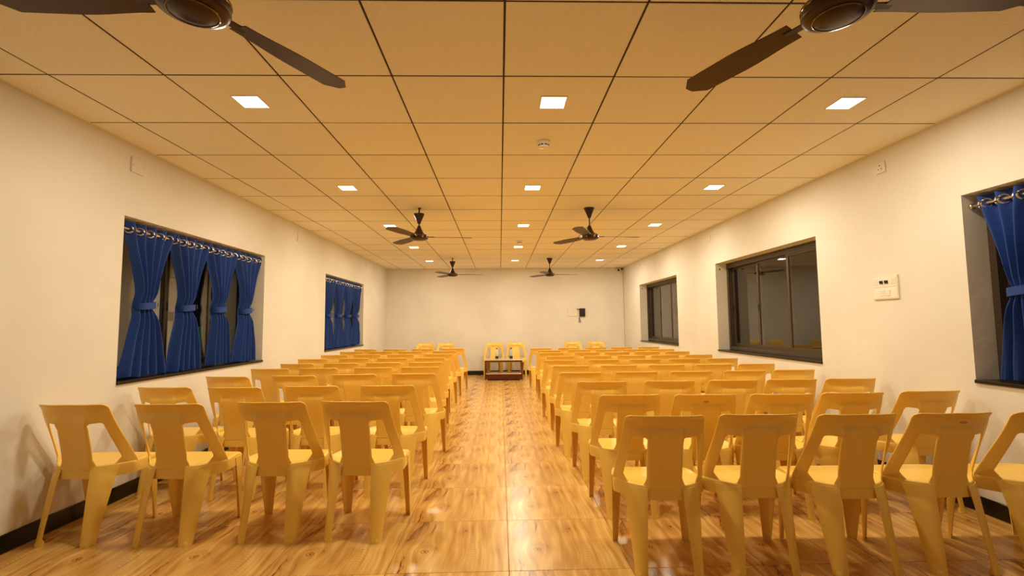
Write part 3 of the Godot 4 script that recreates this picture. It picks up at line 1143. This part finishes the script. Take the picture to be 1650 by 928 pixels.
func smoke_detector(x: float, z: float, label: String) -> void:
	var o := thing("smoke_detector", label, "smoke detector", "smoke detectors on the ceiling")
	o.position = Vector3(x, HC, z)
	part("base", lathe([Vector2(0, -0.0005), Vector2(0.052, -0.0005), Vector2(0.052, -0.0005), Vector2(0.053, -0.012), Vector2(0.050, -0.020), Vector2(0.046, -0.022), Vector2(0.0, -0.022)], 28), M.white, o)
	part("head", lathe([Vector2(0.044, -0.020), Vector2(0.043, -0.028), Vector2(0.043, -0.028), Vector2(0.036, -0.029), Vector2(0.036, -0.037), Vector2(0.041, -0.038), Vector2(0.041, -0.038), Vector2(0.036, -0.046), Vector2(0.020, -0.050), Vector2(0.0, -0.051)], 28), M.white, o)
	for k in 8:
		var a := TAU * (k + 0.5) / 8
		part("vent_slot", box(Vector3(0.012, 0.007, 0.018)), M.hole, o, Vector3(cos(a) * 0.034, -0.033, sin(a) * 0.034), Vector3(0, -a, 0))

# wall plates: local z out of the wall
func wall_frame(o: Node3D, wall: String, along: float, y: float) -> void:
	if wall == "left":
		o.position = Vector3(XL, y, along); o.rotation.y = PI / 2
	elif wall == "right":
		o.position = Vector3(XR, y, along); o.rotation.y = -PI / 2
	else:
		o.position = Vector3(along, y, ZB)

func socket_face(o: Node3D, x: float, y: float, k := 1.0) -> void:
	for p in [[0.0, 0.012, 0.0042], [-0.0105, -0.008, 0.0034], [0.0105, -0.008, 0.0034]]:
		part("pin_hole", lathe([Vector2(0, 0.0), Vector2(p[2] * k, 0.0), Vector2(p[2] * k, 0.0), Vector2(p[2] * k, 0.0012), Vector2(0, 0.0012)], 10), M.hole, o, Vector3(x + p[0] * k, y + p[1] * k, 0.0122), Vector3(PI / 2, 0, 0))

func plates() -> void:
	# blank covers high on the curtained wall
	for a in [[-3.513, 2.388, "square blank white cover high on curtained wall before the first window"], [-6.37, 2.375, "square blank white cover high on curtained wall between the two windows"], [-9.585, 2.41, "square blank white cover high on curtained wall past the last window"]]:
		var o := thing("blank_cover", a[2], "wall plate", "blank covers on the curtained wall")
		wall_frame(o, "left", a[0], a[1])
		part("plate", box(Vector3(0.125, 0.115, 0.010), 0.003), M.wall, o, Vector3(0, 0, 0.005))
		for s in [-1.0, 1.0]:
			part("screw", lathe([Vector2(0, 0), Vector2(0.003, 0), Vector2(0.003, 0.001), Vector2(0, 0.001)], 8), M.steel, o, Vector3(s * 0.048, 0, 0.010), Vector3(PI / 2, 0, 0))
	for a in [[-3.57, 2.39, "white power socket high on wall between curtained and bare window"], [-6.648, 2.389, "white power socket high on wall between the two bare windows"], [-9.987, 2.409, "white power socket high on wall near the far corner"]]:
		var o := thing("wall_socket", a[2], "socket", "high sockets on the switchboard wall")
		wall_frame(o, "right", a[0], a[1])
		part("plate", box(Vector3(0.088, 0.088, 0.010), 0.003), M.cream, o, Vector3(0, 0, 0.005))
		part("insert", box(Vector3(0.050, 0.050, 0.004), 0.0015), M.cream, o, Vector3(0, 0, 0.0105))
		socket_face(o, 0, 0.0, 1.3)
	# the switchboard
	var b := thing("switchboard", "white two-row switchboard with switches and sockets on side wall", "switchboard")
	wall_frame(b, "right", -3.597, 1.452)
	part("plate", box(Vector3(0.238, 0.186, 0.012), 0.004), M.cream, b, Vector3(0, 0, 0.006))
	for r in 2:
		part("row_frame", box(Vector3(0.222, 0.078, 0.003), 0.0015), M.white, b, Vector3(0, 0.043 - 0.086 * r, 0.012))
	for k in 2:
		var s := -1.0 + 2.0 * k
		part("blank_module", box(Vector3(0.046, 0.046, 0.003), 0.001), M.cream, b, Vector3(s * 0.083, 0.043, 0.0135))
	for k in 4:
		var x: float = [-0.036, -0.018, 0.012, 0.030][k]
		var sock := part("speaker_terminal", box(Vector3(0.014, 0.048, 0.003), 0.001), M.white, b, Vector3(x, 0.043, 0.0135))
		part("lever", box(Vector3(0.009, 0.026, 0.010), 0.002), M.black, sock, Vector3(0, -0.003, 0.005), Vector3(0.25, 0, 0))
	for k in 2:
		var s := -1.0 + 2.0 * k
		socket_face(b, s * 0.080, -0.045, 1.35)
		part("switch", box(Vector3(0.044, 0.048, 0.008), 0.002), M.white, b, Vector3(s * 0.027, -0.043, 0.0145), Vector3(0.10, 0, 0))
	# second board and the black box on the far wall
	var c := thing("socket_board", "white socket board left of the black box on far wall", "switchboard")
	wall_frame(c, "back", 1.745, 1.449)
	part("plate", box(Vector3(0.245, 0.175, 0.012), 0.004), M.cream, c, Vector3(0, 0, 0.006))
	for s in [-1.0, 1.0]:
		part("insert", box(Vector3(0.070, 0.085, 0.004), 0.0015), M.cream, c, Vector3(s * 0.045, 0, 0.0115))
		socket_face(c, s * 0.045, 0.012, 1.7)
	var d := thing("wall_box", "small black box with hanging cable loop on far wall", "wall box")
	wall_frame(d, "back", 1.977, 1.452)
	part("body", box(Vector3(0.135, 0.195, 0.045), 0.006), M.black, d, Vector3(0, 0, 0.0225))
	part("face_panel", box(Vector3(0.085, 0.125, 0.004), 0.002), mat(Color(0.10, 0.075, 0.09), 0.3), d, Vector3(-0.005, 0, 0.046))
	part("aerial", tube([Vector3(-0.066, 0.078, 0.02), Vector3(-0.135, 0.082, 0.022)], 0.0075, 8), M.black, d)
	var pts := []
	for p in [Vector3(-0.06, -0.09, 0.02), Vector3(-0.075, -0.12, 0.018), Vector3(-0.07, -0.15, 0.014), Vector3(-0.062, -0.19, 0.010)]:
		pts.append(p)
	part("cable", tube(pts, 0.009, 8), M.black, d)
	part("cable_loop", torus(0.024, 0.0055, 18, 6), M.black, d, Vector3(-0.062, -0.212, 0.010))
	# security camera in the corner
	var e := thing("security_camera", "white security camera with dark lens in far ceiling corner", "camera")
	e.position = Vector3(2.87, HC - 0.062, ZB + 0.065)
	part("bracket", box(Vector3(0.10, 0.014, 0.05), 0.004), M.white, e, Vector3(0.06, 0.052, -0.01))
	part("stem", tube([Vector3(0.03, 0.05, -0.01), Vector3(0.01, 0.0, 0.0)], 0.012, 10), M.white, e)
	var bar := part("barrel", lathe([Vector2(0, -0.06), Vector2(0.036, -0.06), Vector2(0.042, -0.052), Vector2(0.042, 0.05), Vector2(0.042, 0.05), Vector2(0.038, 0.055), Vector2(0.0, 0.055)], 24), M.white, e, Vector3(-0.015, -0.005, 0.02), Vector3(PI / 2 + 0.18, 0.0, 0.12))
	part("lens", lathe([Vector2(0.030, 0.0), Vector2(0.028, 0.004), Vector2(0.016, 0.008), Vector2(0, 0.010)], 20), M.black, bar, Vector3(0, 0.0552, 0))
	part("junction_box", box(Vector3(0.045, 0.040, 0.03), 0.004), M.black, e, Vector3(0.095, 0.028, -0.045))
	# conduit down the corner
	var tr := part("trim_4", box(Vector3(0.020, HC - 0.102, 0.016), 0.003), M.wall, self, Vector3(2.972, (HC + 0.094) * 0.5, ZB + 0.008))
	tr.set_meta("kind", "structure")
	tr.set_meta("label", "thin cable trunking down the far corner")

func table_and_bottles() -> void:
	var o := thing("coffee_table", "low reddish-brown table with open shelf box in front of far wall", "table")
	o.position = Vector3(0.082, 0, -10.42)
	o.rotation.y = deg_to_rad(-2.5)
	var w := 0.80
	var d := 0.40
	part("table_top", box(Vector3(w + 0.02, 0.022, d + 0.01), 0.003), M.table_top, o, Vector3(0, 0.427, 0))
	part("top_apron", box(Vector3(w, 0.030, d), 0.002), M.table, o, Vector3(0, 0.400, 0))
	for s in [-1.0, 1.0]:
		part("side_panel", box(Vector3(0.022, 0.365, d), 0.002), M.table, o, Vector3(s * (w * 0.5 - 0.011), 0.2025, 0))
	part("shelf", box(Vector3(w - 0.044, 0.018, d - 0.004), 0.002), M.table_top, o, Vector3(0, 0.138, 0))
	part("front_board", box(Vector3(w - 0.044, 0.105, 0.018), 0.002), M.table, o, Vector3(0, 0.076, d * 0.5 - 0.011))
	part("rear_board", box(Vector3(w - 0.044, 0.105, 0.018), 0.002), M.table, o, Vector3(0, 0.076, -d * 0.5 + 0.011))
	for sx in [-1.0, 1.0]:
		for sz in [-1.0, 1.0]:
			part("castor", lathe([Vector2(0, 0.0), Vector2(0.012, 0.0), Vector2(0.018, 0.006), Vector2(0.018, 0.016), Vector2(0.012, 0.022), Vector2(0, 0.022)], 14), M.white, o, Vector3(sx * (w * 0.5 - 0.04), 0.0, sz * (d * 0.5 - 0.035)))
	for k in 2:
		var b := thing("water_bottle", ["clear water bottle on brown table, on the curtained wall side", "clear water bottle on brown table, on the switchboard wall side"][k], "bottle", "water bottles on the table")
		b.position = Vector3([-0.070, 0.240][k], 0.4382, -10.36)
		b.rotation.y = [0.4, 1.9][k]
		part("body", lathe([Vector2(0, 0.002), Vector2(0.027, 0.0), Vector2(0.032, 0.006), Vector2(0.032, 0.05), Vector2(0.0295, 0.055), Vector2(0.032, 0.06), Vector2(0.032, 0.13), Vector2(0.029, 0.155), Vector2(0.018, 0.185), Vector2(0.0135, 0.20), Vector2(0.0135, 0.222)], 20), M.pet, b)
		part("water", lathe([Vector2(0, 0.004), Vector2(0.029, 0.005), Vector2(0.0295, 0.14), Vector2(0.0, 0.14)], 20), M.water, b)
		part("label_band", lathe([Vector2(0.0325, 0.012), Vector2(0.0325, 0.068)], 20), M.print_blue, b)
		part("cap", lathe([Vector2(0.0, 0.218), Vector2(0.016, 0.218), Vector2(0.016, 0.218), Vector2(0.016, 0.238), Vector2(0.014, 0.241), Vector2(0, 0.241)], 16), M.print_blue, b)

func outside() -> void:
	var g := part("ground", box(Vector3(40, 0.1, 40)), M.ground, self, Vector3(0, -0.25, -5))
	g.set_meta("kind", "structure")
	g.set_meta("label", "dark ground outside the hall")
	var f := thing("green_fence", "green sheet fence with pale rails seen through the curtained window", "fence")
	f.position = Vector3(-3.25, -0.2, -6.65)
	for k in 4:
		part("sheet", box(Vector3(0.012, 1.40, 0.865), 0.003), M.green, f, Vector3(0, 0.70, -1.32 + k * 0.88))
	# lime-washed boundary wall either side of the fence
	for a in [[-2.4, -4.85, "cream boundary wall outside the first curtained window"], [-8.45, -13.2, "cream boundary wall outside the second curtained window"]]:
		var b := part(numbered("boundary_wall"), box(Vector3(0.12, 2.7, a[0] - a[1]), 0.01), M.wall, self, Vector3(-3.24, 1.15, (a[0] + a[1]) * 0.5))
		b.set_meta("kind", "structure")
		b.set_meta("label", a[2])
	for y in [1.02, 1.10]:
		part("rail", tube([Vector3(0.05, y, -1.75), Vector3(0.05, y, 1.75)], 0.010, 8), M.steel, f)

# ------------------------------------------------------------------
const LAMP := Color(1.0, 0.94, 0.81)
const LAMP_ENERGY := 1.80

func _ready() -> void:
	var cam := Camera3D.new()
	cam.name = "camera"
	cam.fov = 62.38
	cam.near = 0.05
	cam.far = 100.0
	cam.transform = Transform3D(Basis(Vector3(0.999626, -0.009673, 0.025570), Vector3(0.007729, 0.997149, 0.075056), Vector3(-0.026223, -0.074830, 0.996851)).orthonormalized(), Vector3(0, 1.2, 0))
	add_child(cam)
	cam.current = true
	var env := Environment.new()
	env.background_mode = Environment.BG_COLOR
	env.background_color = Color(0.012, 0.014, 0.020)
	env.ambient_light_source = Environment.AMBIENT_SOURCE_DISABLED
	env.tonemap_mode = Environment.TONE_MAPPER_LINEAR
	env.tonemap_exposure = 1.0
	env.sdfgi_enabled = true
	env.ssao_enabled = true
	env.ssil_enabled = true
	var we := WorldEnvironment.new()
	we.name = "world_environment"
	we.environment = env
	add_child(we)
	make_materials()
	eyelet_mesh = torus(0.0265, 0.0068, 22, 8)
	# structure
	build_floor()
	build_ceiling()
	side_wall("wall_left", XL - WT, XL, WIN_CURTAIN, "off-white side wall with two curtained windows")
	side_wall("wall_right", XR, XR + WT, WIN_BARE, "off-white side wall with bare dark windows")
	plain_wall("wall_back", ZB - WT, ZB, "plain off-white far wall")
	plain_wall("wall_front", ZF, ZF + WT, "plain off-white wall behind the viewer")
	trims()
	sliding_window(1, -1.0, WIN_CURTAIN[0][0], WIN_CURTAIN[0][1])
	sliding_window(2, -1.0, WIN_CURTAIN[1][0], WIN_CURTAIN[1][1])
	sliding_window(3, 1.0, WIN_BARE[0][0], WIN_BARE[0][1])
	sliding_window(4, 1.0, WIN_BARE[1][0], WIN_BARE[1][1])
	sliding_window(5, 1.0, WIN_BARE[2][0], WIN_BARE[2][1])
	outside()
	# lamps
	var rows := ["first", "second", "third", "fourth", "fifth", "sixth"]
	for r in range(1, 6):
		for k in 3:
			lamp(GX + T * ([-2.5, 0.5, 3.5][k]), GZ + 1.5 - 0.3 - 1.8 * r + 0.3, "glowing square ceiling light, %s row from far wall, %s" % [rows[5 - r], ["curtained wall side", "over the aisle", "switchboard wall side"][k]])
	# furniture
	chairs()
	table_and_bottles()
	# fans
	fan(-0.935, -1.42, deg_to_rad(62), false, "brown ceiling fan nearest the entrance, curtained wall side")
	fan(1.085, -1.42, deg_to_rad(-4), false, "brown ceiling fan nearest the entrance, switchboard wall side")
	fan(-0.913, -5.39, deg_to_rad(8), true, "brown ceiling fan with slipped-down canopy and bare hook, mid hall")
	fan(1.048, -5.42, deg_to_rad(6), false, "brown ceiling fan with canopy tight to ceiling, mid hall")
	fan(-0.945, -9.56, deg_to_rad(5), true, "brown ceiling fan with slipped-down canopy, near the far wall")
	fan(1.030, -9.66, deg_to_rad(8), false, "brown ceiling fan with canopy tight to ceiling, near far wall")
	# curtains
	var wn := ["first", "second"]
	for w in 2:
		var z0: float = WIN_CURTAIN[w][0]
		var z1: float = WIN_CURTAIN[w][1]
		curtain_rod(-1.0, z0, z1, "chrome curtain rod across the %s fully curtained window from the entrance" % wn[w])
		for k in 4:
			curtain(100 + w * 10 + k, 0.52, [[0.40, 0.35, 0.28, 0.32], [0.34, 0.37, 0.36, 0.33]][w][k], -1.0, z0 - 0.335 - 0.487 * k, "blue tied eyelet curtain, %s of four, %s curtained window from the entrance" % [ORD[k], wn[w]], "blue curtains tied in the middle")
	curtain_rod(1.0, WIN_BARE[0][0], WIN_BARE[0][1], "chrome curtain rod across the window beside the switchboard")
	for k in 2:
		var st2: float = (WIN_BARE[0][1] - WIN_BARE[0][0]) / 4.0
		curtain(140 + k, 0.50, 0.36, 1.0, WIN_BARE[0][0] + st2 * (3.5 - k), ["blue tied eyelet curtain closest to the switchboard", "blue tied eyelet curtain, second from the switchboard"][k], "blue curtains tied in the middle")
	# small fittings
	smoke_detector(GX + 0.3, GZ - 0.92, "white smoke detector on ceiling in front of second aisle light")
	smoke_detector(GX + 0.3, GZ - 5.1, "white smoke detector on ceiling near the far fans")
	plates()
